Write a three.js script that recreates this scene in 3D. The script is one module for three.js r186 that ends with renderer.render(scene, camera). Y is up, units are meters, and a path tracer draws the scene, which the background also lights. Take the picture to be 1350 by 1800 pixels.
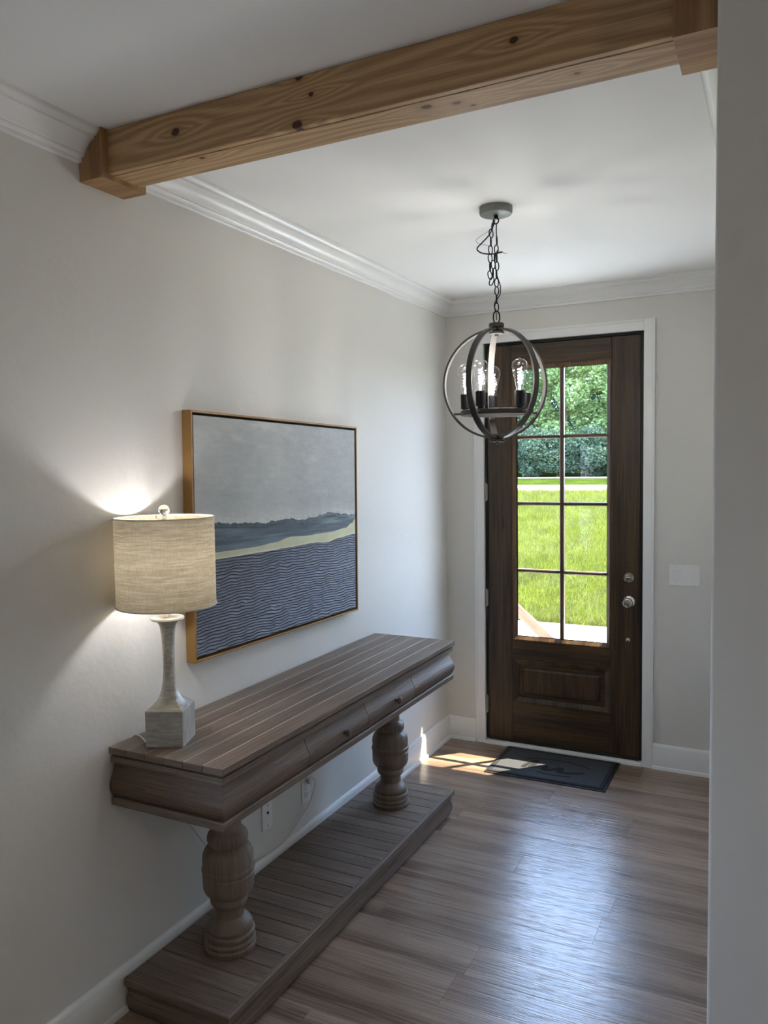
import * as THREE from 'three';
import { mergeGeometries, toCreasedNormals } from 'three/addons/utils/BufferGeometryUtils.js';
import { RectAreaLightUniformsLib } from 'three/addons/lights/RectAreaLightUniformsLib.js';

// ------------------------------------------------------------------ camera, sky, sun, exposure
const scene = new THREE.Scene();
const camera = new THREE.PerspectiveCamera(66.26, 1350 / 1800, 0.05, 400);
camera.position.set(1.8781, 1.7465, 4.5912);
camera.rotation.set(-0.0601, 0.4684, -0.0142, 'YXZ');
const renderer = new THREE.WebGLRenderer({ antialias: true });
renderer.toneMapping = THREE.LinearToneMapping;
renderer.toneMappingExposure = 1.0;
renderer.shadowMap.enabled = true;
RectAreaLightUniformsLib.init();

const SKY = 14, SUN = 31.0, BULB = 0.15, LAMP_BULB = 0.38, ADDED_GLOBE = 1.9, ADDED_UPLIGHT = 4.5;
{ // clear summer sky: pale towards the horizon, blue overhead
  const w = 64, h = 64, d = new Float32Array(w * h * 4);
  for (let j = 0; j < h; j++) {
    const e = Math.max(0, ((j + 0.5) / h - 0.5) * 2), t = Math.pow(e, 0.45);
    for (let i = 0; i < w; i++) d.set([0.78 - 0.41 * t, 0.94 - 0.28 * t, 1.15 + 0.07 * t, 1], (j * w + i) * 4);
  }
  const t = new THREE.DataTexture(d, w, h, THREE.RGBAFormat, THREE.FloatType);
  t.mapping = THREE.EquirectangularReflectionMapping; t.magFilter = THREE.LinearFilter; t.needsUpdate = true;
  scene.background = t; scene.backgroundIntensity = SKY;
}
const sun = new THREE.DirectionalLight(0xfff3dc, SUN);
sun.position.set(0.387 * 30, 30, -0.385 * 30 - 4); sun.target.position.set(0, 0, -4);
sun.castShadow = true; sun.shadow.mapSize.set(2048, 2048); sun.shadow.radius = 1;
Object.assign(sun.shadow.camera, { left: -30, right: 30, top: 45, bottom: -20, near: 1, far: 110 });
scene.add(sun, sun.target);

// ------------------------------------------------------------------ helpers
let seed = 12345;
const rnd = () => { seed = (seed * 1664525 + 1013904223) >>> 0; return seed / 4294967296; };
const rr = (a, b) => a + (b - a) * rnd();
const V = (x, y, z) => new THREE.Vector3(x, y, z);
const used = {};
function numbered(name) { const n = used[name] = (used[name] ?? -1) + 1; return n ? `${name}_${String(n).padStart(3, '0')}` : name; }
function shade(o) { o.castShadow = o.receiveShadow = true; return o; }
function tag(o, label, category, group, kind) {
  o.userData.label = label; if (category) o.userData.category = category;
  if (group) o.userData.group = group; if (kind) o.userData.kind = kind;
  return o;
}
function thing(name, label, category, at = [0, 0, 0], turn = 0, group) {
  const o = new THREE.Group(); o.name = numbered(name); o.position.set(...at); o.rotation.y = turn;
  scene.add(o); return tag(o, label, category, group);
}
function part(name, geo, mat, parent, label) {
  const m = shade(new THREE.Mesh(Array.isArray(geo) ? merge(geo) : geo, mat)); m.name = numbered(name);
  parent.add(m); if (label) m.userData.label = label; return m;
}
function struct(name, geo, mat, label) {
  const m = shade(new THREE.Mesh(Array.isArray(geo) ? merge(geo) : geo, mat)); m.name = name;
  scene.add(m); return tag(m, label, null, null, 'structure');
}
function structGroup(name, label) { const g = new THREE.Group(); g.name = name; scene.add(g); return tag(g, label, null, null, 'structure'); }
function merge(list) {
  return list.length === 1 ? list[0] : mergeGeometries(list.map((g) => {
    const k = g.index ? g.toNonIndexed() : g;
    for (const n of Object.keys(k.attributes)) if (!['position', 'normal', 'uv'].includes(n)) k.deleteAttribute(n);
    return k;
  }));
}
const mv = (g, x, y, z) => g.translate(x, y, z);

// box with chamfered edges, 44 triangles; uv in metres with u along the grain axis
function box(sx, sy, sz, c = 0.0015, grain = 0, ou = 0, ov = 0) {
  const H = [sx / 2, sy / 2, sz / 2]; c = Math.min(c, H[0] * 0.9, H[1] * 0.9, H[2] * 0.9);
  const vert = (s, a) => s.map((k, i) => k * (i === a ? H[i] : H[i] - c));
  const P = [];
  const tri = (a, b, d) => {
    const n = [0, 1, 2].map((i) => (b[(i + 1) % 3] - a[(i + 1) % 3]) * (d[(i + 2) % 3] - a[(i + 2) % 3]) - (b[(i + 2) % 3] - a[(i + 2) % 3]) * (d[(i + 1) % 3] - a[(i + 1) % 3]));
    if (n[0] * (a[0] + b[0] + d[0]) + n[1] * (a[1] + b[1] + d[1]) + n[2] * (a[2] + b[2] + d[2]) < 0) P.push(...a, ...d, ...b); else P.push(...a, ...b, ...d);
  };
  const quad = (a, b, d, e) => { tri(a, b, d); tri(a, d, e); };
  for (let a = 0; a < 3; a++) for (const s of [-1, 1]) {
    const q = [[-1, -1], [1, -1], [1, 1], [-1, 1]].map(([u, v]) => { const k = []; k[a] = s; k[(a + 1) % 3] = u; k[(a + 2) % 3] = v; return vert(k, a); });
    quad(...q);
    for (const t of [-1, 1]) {
      const b = (a + 1) % 3, e = (a + 2) % 3, k1 = [], k2 = [];
      k1[a] = k2[a] = s; k1[b] = k2[b] = t; k1[e] = -1; k2[e] = 1;
      quad(vert(k1, a), vert(k2, a), vert(k2, b), vert(k1, b));
    }
  }
  for (const x of [-1, 1]) for (const y of [-1, 1]) for (const z of [-1, 1]) tri(vert([x, y, z], 0), vert([x, y, z], 1), vert([x, y, z], 2));
  const g = new THREE.BufferGeometry();
  g.setAttribute('position', new THREE.Float32BufferAttribute(P, 3)); g.computeVertexNormals();
  return planar(g, grain, ou, ov);
}
function planar(g, grain = 0, ou = 0, ov = 0) {
  const p = g.attributes.position, n = g.attributes.normal, uv = new Float32Array(p.count * 2);
  for (let i = 0; i < p.count; i += 3) {
    const N = [n.getX(i), n.getY(i), n.getZ(i)].map(Math.abs), a = N.indexOf(Math.max(...N));
    const cross = [0, 1, 2].filter((k) => k !== a && k !== grain), u = a === grain ? cross[0] : grain, v = a === grain ? cross[1] : cross[0];
    for (let k = i; k < i + 3; k++) { const q = [p.getX(k), p.getY(k), p.getZ(k)]; uv[k * 2] = q[u] + ou; uv[k * 2 + 1] = q[v] + ov; }
  }
  g.setAttribute('uv', new THREE.BufferAttribute(uv, 2));
  return g;
}
const bx = (x0, x1, y0, y1, z0, z1, c, grain, ou, ov) => mv(box(x1 - x0, y1 - y0, z1 - z0, c, grain, ou, ov), (x0 + x1) / 2, (y0 + y1) / 2, (z0 + z1) / 2);

// a profile [[offset, height], ...] swept along a straight run, its ends mitred by m0, m1 (length gained per unit of offset)
function mould(profile, A, dir, nor, len, m0 = 0, m1 = 0, crease = 0.55, ou = 0) {
  const D = V(...dir), N = V(...nor), P = [], U = [], at = (o, y, t) => V(...A).addScaledVector(D, t).addScaledVector(N, o).add(V(0, y, 0));
  const n = profile.length, flip = new THREE.Vector3().crossVectors(N, V(0, 1, 0)).dot(D) < 0;
  const area = profile.reduce((s, p, i) => { const q = profile[(i + 1) % n]; return s + p[0] * q[1] - q[0] * p[1]; }, 0), turn = flip !== (area < 0);
  const push = (list, uvs) => { const o = turn ? [0, 2, 1] : [0, 1, 2]; for (const k of o) { P.push(list[k].x, list[k].y, list[k].z); U.push(...uvs[k]); } };
  let arc = 0;
  for (let i = 0; i < n; i++) {
    const a = profile[i], b = profile[(i + 1) % n], step = Math.hypot(b[0] - a[0], b[1] - a[1]);
    const a0 = -m0 * a[0], b0 = -m0 * b[0], a1 = len + m1 * a[0], b1 = len + m1 * b[0];
    const q = [at(a[0], a[1], a0), at(b[0], b[1], b0), at(b[0], b[1], b1), at(a[0], a[1], a1)], w = [[a0 + ou, arc], [b0 + ou, arc + step], [b1 + ou, arc + step], [a1 + ou, arc]];
    push([q[0], q[2], q[1]], [w[0], w[2], w[1]]); push([q[0], q[3], q[2]], [w[0], w[3], w[2]]);
    arc += step;
  }
  const faces = THREE.ShapeUtils.triangulateShape(profile.map((p) => new THREE.Vector2(...p)), []);
  for (const [i, j, k] of faces) for (const end of [0, 1]) {
    const f = [i, j, k].map((m) => at(profile[m][0], profile[m][1], end ? len + m1 * profile[m][0] : -m0 * profile[m][0])), w = [i, j, k].map((m) => profile[m]);
    if ((area > 0) === !!end) push(f, w); else push([f[0], f[2], f[1]], [w[0], w[2], w[1]]);
  }
  const g = new THREE.BufferGeometry();
  g.setAttribute('position', new THREE.Float32BufferAttribute(P, 3)); g.setAttribute('uv', new THREE.Float32BufferAttribute(U, 2));
  g.computeVertexNormals();
  return toCreasedNormals(g, crease);
}
function lathe(pts, seg = 40, crease = 0.6) { return toCreasedNormals(new THREE.LatheGeometry(pts.map((p) => new THREE.Vector2(...p)), seg), crease); }
function tube(pts, r, seg = 40, rad = 8, closed = false) { return new THREE.TubeGeometry(new THREE.CatmullRomCurve3(pts.map((p) => p.isVector3 ? p : V(...p)), closed, 'catmullrom', 0.5), seg, r, rad, closed); }
function cyl(r, h, seg = 24, r2 = r) { return new THREE.CylinderGeometry(r2, r, h, seg); }
// a flat slab with holes: shape in (u, v), thickness along w, placed by a basis
function slab(outline, holes, depth, X, Y, Z, at) {
  const s = new THREE.Shape(outline.map((p) => new THREE.Vector2(...p)));
  for (const h of holes) s.holes.push(new THREE.Path(h.map((p) => new THREE.Vector2(...p))));
  const g = new THREE.ExtrudeGeometry(s, { depth, bevelEnabled: false });
  return g.applyMatrix4(new THREE.Matrix4().makeBasis(V(...X), V(...Y), V(...Z)).setPosition(...at));
}
const rect = (a, b, c, d) => [[a, c], [b, c], [b, d], [a, d]];

// ------------------------------------------------------------------ noise and textures
const hash = (x, y, s) => { let h = (x * 374761393 + y * 668265263 + s * 974634211) | 0; h = Math.imul(h ^ (h >>> 13), 1274126177); h ^= h >>> 16; return (h >>> 0) / 4294967296; };
function noise(x, y, px, py, s) { // value noise that repeats after px, py
  const x0 = Math.floor(x), y0 = Math.floor(y), fx = x - x0, fy = y - y0, u = fx * fx * (3 - 2 * fx), v = fy * fy * (3 - 2 * fy);
  const w = (k, p) => ((k % p) + p) % p, a = w(x0, px), b = w(x0 + 1, px), c = w(y0, py), d = w(y0 + 1, py);
  return (hash(a, c, s) * (1 - u) + hash(b, c, s) * u) * (1 - v) + (hash(a, d, s) * (1 - u) + hash(b, d, s) * u) * v;
}
function fbm(u, v, fx, fy, oct, s) { let t = 0, a = 0.5, n = 0; for (let i = 0; i < oct; i++) { t += a * noise(u * fx, v * fy, fx, fy, s + i); n += a; a *= 0.55; fx *= 2; fy *= 2; } return t / n; }
const mixc = (a, b, t) => a.map((x, i) => x + (b[i] - x) * t);
const clamp = (x, a = 0, b = 1) => Math.min(b, Math.max(a, x)), smooth = (a, b, x) => { const t = clamp((x - a) / (b - a)); return t * t * (3 - 2 * t); };
function texture(w, h, fn, srgb = true, repeat = true) {
  const d = new Uint8Array(w * h * 4);
  for (let j = 0; j < h; j++) for (let i = 0; i < w; i++) {
    const c = fn((i + 0.5) / w, (j + 0.5) / h), k = (j * w + i) * 4;
    if (typeof c === 'number') d[k] = d[k + 1] = d[k + 2] = clamp(c) * 255; else { d[k] = c[0]; d[k + 1] = c[1]; d[k + 2] = c[2]; }
    d[k + 3] = 255;
  }
  const t = new THREE.DataTexture(d, w, h, THREE.RGBAFormat); t.magFilter = THREE.LinearFilter; t.minFilter = THREE.LinearFilter;
  if (repeat) t.wrapS = t.wrapT = THREE.RepeatWrapping;
  if (srgb) t.colorSpace = THREE.SRGBColorSpace;
  t.needsUpdate = true; return t;
}
// wood: dark/mid/light sRGB colours; figure in rings across v, fibres along u
function woodFn({ dark, mid, light, rings, warp, fibre = 0.35, pores = 0.25, s, fx = 3, band = 0.6, ring = 0.4 }) {
  return (u, v) => {
    const n = fbm(u, v, fx, 4, 3, s), r = 0.5 + 0.5 * Math.sin(6.2832 * (v * rings + warp * n));
    const f = fbm(u, v, 6, 90, 3, s + 20), b = fbm(u, v, 2, 8, 3, s + 40), p = noise(u * 50, v * 300, 50, 300, s + 60);
    let t = 0.5 + (r - 0.5) * ring + (f - 0.5) * 2 * fibre + (b - 0.5) * band;
    if (p > 0.82) t -= pores * (p - 0.82) * 5;
    const d = noise(u * 9, v * 70, 9, 70, s + 80); if (d > 0.84) t -= pores * (d - 0.84) * 7;
    return t < 0.5 ? mixc(dark, mid, clamp(t * 2)) : mixc(mid, light, clamp(t * 2 - 1));
  };
}
function woodMat(w, h, lenU, lenV, o, extra = {}) {
  const fn = woodFn(o), map = texture(w, h, fn), bump = texture(w, h, (u, v) => fbm(u, v, 10, 160, 2, o.s + 20) * 0.75 + 0.25 * noise(u * 50, v * 300, 50, 300, o.s + 60), false);
  map.repeat.set(1 / lenU, 1 / lenV); bump.repeat.copy(map.repeat);
  const m = new (extra.ior ? THREE.MeshPhysicalMaterial : THREE.MeshStandardMaterial)({ map, roughness: 0.6, bumpMap: bump, bumpScale: 0.0006, ...extra });
  return m;
}
const plain = (hex, roughness = 0.6, extra = {}) => new THREE.MeshStandardMaterial({ color: hex, roughness, ...extra });
const tinted = (m, hex) => { const k = m.clone(); k.color.set(hex); return k; };

const orange = texture(256, 256, (u, v) => fbm(u, v, 24, 24, 3, 5), false); orange.repeat.set(2.2, 2.2);
const wallMat = new THREE.MeshStandardMaterial({ color: 0xdbd8d1, roughness: 0.62, bumpMap: orange, bumpScale: 0.0007 });
const ceilMat = new THREE.MeshStandardMaterial({ color: 0xf0efeb, roughness: 0.9 });
const trimMat = plain(0xecebe8, 0.26);
const M = {
  floor: woodMat(1024, 512, 1.3, 0.45, { dark: [108, 88, 73], mid: [147, 125, 108], light: [170, 149, 132], rings: 2, warp: 1.0, fibre: 0.45, pores: 0.25, s: 11 }, { roughness: 0.27, bumpScale: 0.0012, ior: 1.75 }),
  table: woodMat(1024, 512, 0.9, 0.3, { dark: [98, 83, 70], mid: [124, 109, 96], light: [148, 134, 121], rings: 2, warp: 0.8, fibre: 0.5, pores: 0.7, band: 0.35, ring: 0.16, s: 31 }, { roughness: 0.5, bumpScale: 0.0008 }),
  door: woodMat(1024, 512, 1.4, 0.4, { dark: [40, 28, 17], mid: [66, 49, 30], light: [88, 67, 42], rings: 3, warp: 1.0, fibre: 0.6, pores: 0.6, band: 0.4, ring: 0.25, s: 51 }, { roughness: 0.42, bumpScale: 0.0006 }),
  pine: woodMat(1024, 256, 1.5, 0.3, { dark: [152, 118, 80], mid: [184, 150, 106], light: [204, 174, 132], rings: 3, warp: 2.4, fibre: 0.25, pores: 0.15, ring: 0.55, s: 71 }, { roughness: 0.6 }),
  black: plain(0x121110, 0.6), white: plain(0xeceae6, 0.35),
  metal: new THREE.MeshStandardMaterial({ color: 0x4b4845, roughness: 0.5, metalness: 0.55, bumpMap: orange, bumpScale: 0.0004 }),
  iron: plain(0x17151a, 0.45, { metalness: 0.6 }), nickel: plain(0xb9b4a8, 0.22, { metalness: 1 }),
  glass: new THREE.MeshPhysicalMaterial({ color: 0xffffff, roughness: 0, transmission: 1, thickness: 0, ior: 1.5 }),
};
M.floors = [0xffffff, 0xf1eeea, 0xf8f3ee, 0xe8e4e0].map((c) => tinted(M.floor, c));
M.tables = [0xffffff, 0xeae6e2, 0xf3ede8].map((c) => tinted(M.table, c));
M.zinc = plain(0x7d807a, 0.5, { metalness: 0.35, bumpMap: orange, bumpScale: 0.0004 });
M.turned = woodMat(512, 256, 0.5, 0.5, { dark: [96, 82, 68], mid: [118, 103, 89], light: [140, 126, 112], rings: 1, warp: 0.8, fibre: 0.3, pores: 0.3, band: 0.3, ring: 0.1, s: 41 }, { roughness: 0.5 });
M.aprons = [0xdccfc3, 0xd4c6b9, 0xdacbbd].map((c) => tinted(M.table, c));
M.lime = plain(0xd6cdc2, 0.8); M.seam = plain(0x2e2721, 0.9);

// ------------------------------------------------------------------ room shell
const H = 2.743, XR = 1.764, ZP = 3.0, ZB = 8.2, XO = 6.2, T = 0.15;
struct('wall_back', slab(rect(-T, XO + T, -0.3, H + 0.2), [rect(0.251, 1.191, -0.02, 2.472).reverse()], T, [1, 0, 0], [0, 1, 0], [0, 0, 1], [0, 0, -T]), wallMat, 'off-white entry wall that holds the front door');
struct('wall_left', slab(rect(0, ZB + T, -0.3, H + 0.2), [rect(3.62, 4.22, 0.75, 1.98).reverse()], T, [0, 0, 1], [0, 1, 0], [-1, 0, 0], [0, 0, 0]), wallMat, 'long off-white wall behind the console table');
struct('wall_right', bx(XR, XR + 0.12, 0, H, 0, ZP - 0.12, 0.001), wallMat, 'hidden hall wall at the light switch end');
{
  const c = 0.006, s = new THREE.Shape([[XR + c, 0], [XO, 0], [XO, H], [XR + c, H]].map((p) => new THREE.Vector2(...p)));
  const corner = []; for (let i = 0; i <= 6; i++) { const a = Math.PI / 2 * i / 6; corner.push([XR + c - c * Math.sin(a), ZP - c + c * Math.cos(a)]); }
  const out = new THREE.Shape([[XO, ZP], ...corner, [XR, ZP - 0.12], [XO, ZP - 0.12]].map(([x, z]) => new THREE.Vector2(x, -z)));
  const g = new THREE.ExtrudeGeometry(out, { depth: H, bevelEnabled: false, curveSegments: 4 }).rotateX(-Math.PI / 2);
  struct('wall_partition', g, wallMat, 'plain grey wall end close to the camera');
}
struct('wall_rear', bx(-T, XO + T, -0.3, H + 0.2, ZB, ZB + T, 0.001), wallMat, 'wall of the front room behind the camera');
struct('wall_outer', bx(XO, XO + T, -0.3, H + 0.2, ZP - 0.12, ZB, 0.001), wallMat, 'side wall of the front room behind the camera');
struct('ceiling', bx(-T, XO + T, H, H + 0.2, -T, ZB + T, 0.001), ceilMat, 'flat white painted ceiling');
struct('roof', [bx(-0.6, XO + 0.6, H + 0.02, H + 0.35, -0.53, -T, 0.002), bx(-0.6, XO + 0.6, H - 0.04, H + 0.37, -0.55, -0.525, 0.002)], plain(0xdedcd6, 0.8), 'overhanging eave above the front door');

const floor = structGroup('floor', 'grey-brown wood-look plank floor');
part('subfloor', bx(-T, XO + T, -0.3, -0.012, -T, ZB + T, 0.001), M.seam, floor);
{
  const pw = 0.181, n = Math.ceil((5.1) / pw);
  for (let k = 0; k < n; k++) {
    const z0 = 0.0 + k * pw, xmax = z0 > ZP - 0.2 ? 3.4 : XR + 0.03; let x = -0.01 - ((k * 0.437 + 0.21 * (k % 3)) % 1) * 1.22;
    while (x < xmax) {
      const x1 = Math.min(x + 1.22, xmax), a = Math.max(x, 0.0);
      if (x1 - a > 0.02) part('plank', bx(a + 0.0002, x1 - 0.0002, -0.012, 0, z0 + 0.0002, z0 + pw - 0.0002, 0.0003, 0, rnd() * 3, rnd() * 3), M.floors[Math.floor(rnd() * 4)], floor);
      x += 1.22;
    }
  }
  const rest = [];
  for (let k = n; k * pw < ZB; k++) rest.push(bx(0, XO, -0.012, 0, k * pw + 0.0005, Math.min(ZB, k * pw + pw - 0.0005), 0.001, 0, rnd() * 3, rnd() * 3));
  for (let k = Math.floor((ZP - 0.1) / pw); k < n; k++) rest.push(bx(3.401, XO, -0.012, 0, k * pw + 0.0005, k * pw + pw - 0.0005, 0.001, 0, rnd() * 3, rnd() * 3));
  const m = part('floor_boards', rest, M.floor, floor); m.userData.kind = 'stuff';
}

// mouldings
const crown = [[0, 2.653], [0.010, 2.653], [0.012, 2.655], [0.012, 2.6655], [0.019, 2.668], [0.023, 2.673], [0.023, 2.679], [0.027, 2.681], [0.032, 2.692], [0.041, 2.703], [0.053, 2.711], [0.064, 2.716], [0.064, 2.722], [0.072, 2.724], [0.078, 2.729], [0.08, 2.733], [0.085, 2.733], [0.085, H], [0, H]];
const base = [[0, 0], [0.027, 0], [0.027, 0.008], [0.024, 0.016], [0.016, 0.02], [0.015, 0.118], [0.013, 0.122], [0.0135, 0.128], [0.011, 0.137], [0.006, 0.1437], [0, 0.1437]];
struct('trim_1', mould(crown, [0, 0, 0], [0, 0, 1], [1, 0, 0], ZB, -1, 0), trimMat, 'white crown moulding along the top of the long wall');
struct('trim_2', mould(crown, [0, 0, 0], [1, 0, 0], [0, 0, 1], XR, -1, -1), trimMat, 'white crown moulding over the front door');
struct('trim_3', mould(crown, [XR, 0, 0], [0, 0, 1], [-1, 0, 0], ZP - 0.12, -1, 0), trimMat, 'white crown moulding along the right hall wall');
struct('baseboard_left', mould(base, [0, 0, 0], [0, 0, 1], [1, 0, 0], ZB, -1, 0), trimMat, 'white baseboard behind the console table');
struct('baseboard_back_left', mould(base, [0, 0, 0], [1, 0, 0], [0, 0, 1], 0.19, -1, 0), trimMat, 'short white baseboard in the corner beside the door');
struct('baseboard_back_right', mould(base, [1.25, 0, 0], [1, 0, 0], [0, 0, 1], XR - 1.25, 0, -1), trimMat, 'white baseboard below the light switch');
struct('baseboard_right', mould(base, [XR, 0, 0], [0, 0, 1], [-1, 0, 0], ZP - 0.12, -1, 0), trimMat, 'white baseboard along the right hall wall');
struct('baseboard_partition', mould(base, [XR + 0.006, 0, ZP], [1, 0, 0], [0, 0, 1], XO - XR - 0.006, 0, 0), trimMat, 'white baseboard of the wall end close to the camera');
{
  const w = 0.06, x0 = 0.251, x1 = 1.191, y1 = 2.472, prof = (a, b) => [[0, a], [0.017, a], [0.018, a + (b - a) * 0.25], [0.014, a + (b - a) * 0.8], [0.012, b], [0, b]];
  const leg = (x, inward) => mould([[0, 0], [0.011, 0], [0.013, 0.008], [0.014, 0.045], [0.018, 0.05], [0.018, w], [0, w]], [0, 0, 0], [1, 0, 0], [0, 0, 1], y1 + w, 0, 0)
    .applyMatrix4(new THREE.Matrix4().makeBasis(V(0, 1, 0), V(inward, 0, 0), V(0, 0, 1)).setPosition(x, 0, 0));
  const left = leg(x0, -1), right = leg(x1, 1);
  for (const g of [right]) { const p = g.attributes.position, n = g.attributes.normal; for (let i = 0; i < p.count; i += 3) for (const a of [p, n, g.attributes.uv]) { const s = a.itemSize; for (let c = 0; c < s; c++) { const t = a.array[(i + 1) * s + c]; a.array[(i + 1) * s + c] = a.array[(i + 2) * s + c]; a.array[(i + 2) * s + c] = t; } } }
  struct('trim_4', left, trimMat, 'white door casing on the hinge side');
  struct('trim_5', right, trimMat, 'white door casing on the knob side');
  struct('trim_6', mould([[0, y1], [0.011, y1], [0.013, y1 + 0.008], [0.014, y1 + 0.045], [0.018, y1 + 0.05], [0.018, y1 + w], [0, y1 + w]], [x0, 0, 0], [1, 0, 0], [0, 0, 1], x1 - x0), trimMat, 'white door casing across the top of the door');
}

// ------------------------------------------------------------------ front door
{
  const d = structGroup('door_1', 'dark brown wooden front door with eight glass panes');
  const z0 = -0.064, z1 = -0.018, zc = (z0 + z1) / 2;
  // black weatherstrip set in the white frame
  part('weatherstrip', [bx(0.253, 0.265, 0.026, 2.47, -0.12, -0.008, 0.002), bx(1.173, 1.189, 0.026, 2.47, -0.12, -0.008, 0.002), bx(0.253, 1.189, 2.456, 2.47, -0.12, -0.008, 0.002), bx(0.265, 1.173, 0.02, 0.036, z0, -0.012, 0.002)], M.black, d, 'black rubber weatherstrip');
  part('threshold', [bx(0.25, 1.192, -0.01, 0.019, -0.16, 0.02, 0.004)], M.white, d, 'white door sill');
  const L = 0.267, R = 1.171, gl = 0.446, gr = 0.986, gb = 0.684, gt = 2.306;
  const wood = M.door, W = (x0, x1, y0, y1, za, zb, grain, c = 0.002) => bx(x0, x1, y0, y1, za, zb, c, grain, rnd() * 3, rnd() * 3);
  part('stile', W(L, gl - 0.028, 0.037, 2.454, z0, z1, 1), wood, d);
  part('stile', W(gr + 0.026, R, 0.037, 2.454, z0, z1, 1), wood, d);
  part('rail', W(gl - 0.0275, gr + 0.0255, gt + 0.026, 2.454, z0, z1, 0), wood, d);
  part('rail', W(gl - 0.0275, gr + 0.0255, 0.545, gb - 0.026, z0, z1, 0), wood, d);
  part('rail', W(gl - 0.0275, gr + 0.0255, 0.037, 0.272, z0, z1, 0), wood, d);
  // glazing bead: sloped frame round the glass
  const bead = (xa, xb, ya, yb, w, za, zb) => {
    const o = [[xa, ya], [xb, ya], [xb, yb], [xa, yb]], i = [[xa + w, ya + w], [xb - w, ya + w], [xb - w, yb - w], [xa + w, yb - w]], P = [];
    for (let k = 0; k < 4; k++) {
      const m = (k + 1) % 4, lip = 0.006, mid = (a, b) => [a[0] + (b[0] - a[0]) * 0.3, a[1] + (b[1] - a[1]) * 0.3];
      const o2 = mid(o[k], i[k]), p2 = mid(o[m], i[m]);
      const q = (a, b, c, e) => P.push(...a, ...b, ...c, ...a, ...c, ...e);
      q([...o[k], za], [...o[m], za], [...o[m], za + lip], [...o[k], za + lip]);
      q([...o[k], za + lip], [...o[m], za + lip], [...p2, za + lip], [...o2, za + lip]);
      q([...o2, za + lip], [...p2, za + lip], [...i[m], zb + 0.012], [...i[k], zb + 0.012]);
      q([...i[k], zb + 0.012], [...i[m], zb + 0.012], [...i[m], zb - 0.012], [...i[k], zb - 0.012]);
    }
    const g = new THREE.BufferGeometry(); g.setAttribute('position', new THREE.Float32BufferAttribute(P, 3)); g.computeVertexNormals(); return planar(g, 1, rnd(), rnd());
  };
  M.bead = M.door.clone(); M.bead.color.setRGB(1.9, 1.75, 1.4); M.door.side = M.bead.side = THREE.DoubleSide;  // door wood brightened: paler raw wood, with daylight also put into its colour
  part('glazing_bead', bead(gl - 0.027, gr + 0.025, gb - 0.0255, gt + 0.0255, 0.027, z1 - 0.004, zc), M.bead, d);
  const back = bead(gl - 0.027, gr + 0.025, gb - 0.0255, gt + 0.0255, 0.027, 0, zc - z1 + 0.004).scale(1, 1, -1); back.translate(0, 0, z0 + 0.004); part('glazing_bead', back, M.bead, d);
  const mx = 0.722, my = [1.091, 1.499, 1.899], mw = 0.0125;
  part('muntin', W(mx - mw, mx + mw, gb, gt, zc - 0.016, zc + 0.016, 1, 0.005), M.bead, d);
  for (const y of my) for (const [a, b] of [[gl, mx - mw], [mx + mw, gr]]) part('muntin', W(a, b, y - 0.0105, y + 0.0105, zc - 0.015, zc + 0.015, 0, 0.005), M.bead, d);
  const ys = [gb, ...my, gt], pane = new THREE.PlaneGeometry(1, 1);
  for (let r = 0; r < 4; r++) for (const [a, b] of [[gl, mx], [mx, gr]]) {
    const p = part('glass_pane', pane, M.glass, d); p.scale.set(b - a, ys[r + 1] - ys[r], 1); p.position.set((a + b) / 2, (ys[r] + ys[r + 1]) / 2, zc);
  }
  // raised panel below the glass
  const pl = gl - 0.0275, pr = gr + 0.0255, pb = 0.272, pt = 0.545;
  part('panel_moulding', bead(pl, pr, pb, pt, 0.034, z1 - 0.003, zc + 0.002), wood, d);
  const raised = part('panel', W(pl + 0.0005, pr - 0.0005, pb + 0.0005, pt - 0.0005, z0 + 0.008, zc + 0.006, 0, 0.001), wood, d);
  part('raised_field', W(pl + 0.062, pr - 0.062, pb + 0.058, pt - 0.058, zc, z1 - 0.002, 1, 0.012), wood, raised);
  for (const y of [2.23, 1.569, 0.913, 0.246]) part('hinge', [mv(cyl(0.0055, 0.1, 12), 0.259, y, -0.004), bx(0.254, 0.268, y - 0.05, y + 0.05, -0.012, -0.007, 0.001), mv(new THREE.SphereGeometry(0.006, 10, 6), 0.259, y + 0.052, -0.004), mv(new THREE.SphereGeometry(0.006, 10, 6), 0.259, y - 0.052, -0.004)], M.nickel, d);
  const turnZ = (g) => g.rotateX(Math.PI / 2);
  const bolt = part('deadbolt', turnZ(lathe([[0, 0], [0.0325, 0], [0.0325, 0.004], [0.029, 0.009], [0.026, 0.01], [0.024, 0.007], [0, 0.007]], 40)).translate(1.112, 1.082, z1), M.nickel, d, 'round nickel deadbolt');
  part('thumb_turn', [mv(box(0.034, 0.012, 0.014, 0.004), 1.112, 1.082, z1 + 0.017)], M.nickel, bolt);
  const knob = part('door_knob', turnZ(lathe([[0, 0], [0.033, 0], [0.033, 0.004], [0.028, 0.009], [0.014, 0.012], [0.012, 0.03], [0.018, 0.036], [0.027, 0.044], [0.029, 0.054], [0.026, 0.062], [0.018, 0.066], [0.015, 0.063], [0, 0.063]], 40)).translate(1.113, 0.943, z1), M.nickel, d, 'round nickel door knob');
  part('lock_button', turnZ(cyl(0.006, 0.008, 16)).translate(1.113, 0.943, z1 + 0.066), M.nickel, knob);
  part('door_stop_pin', turnZ(lathe([[0, 0], [0.0135, 0], [0.012, 0.005], [0.007, 0.009], [0, 0.01]], 20)).translate(1.108, 0.72, z1), M.nickel, d);
}
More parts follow.
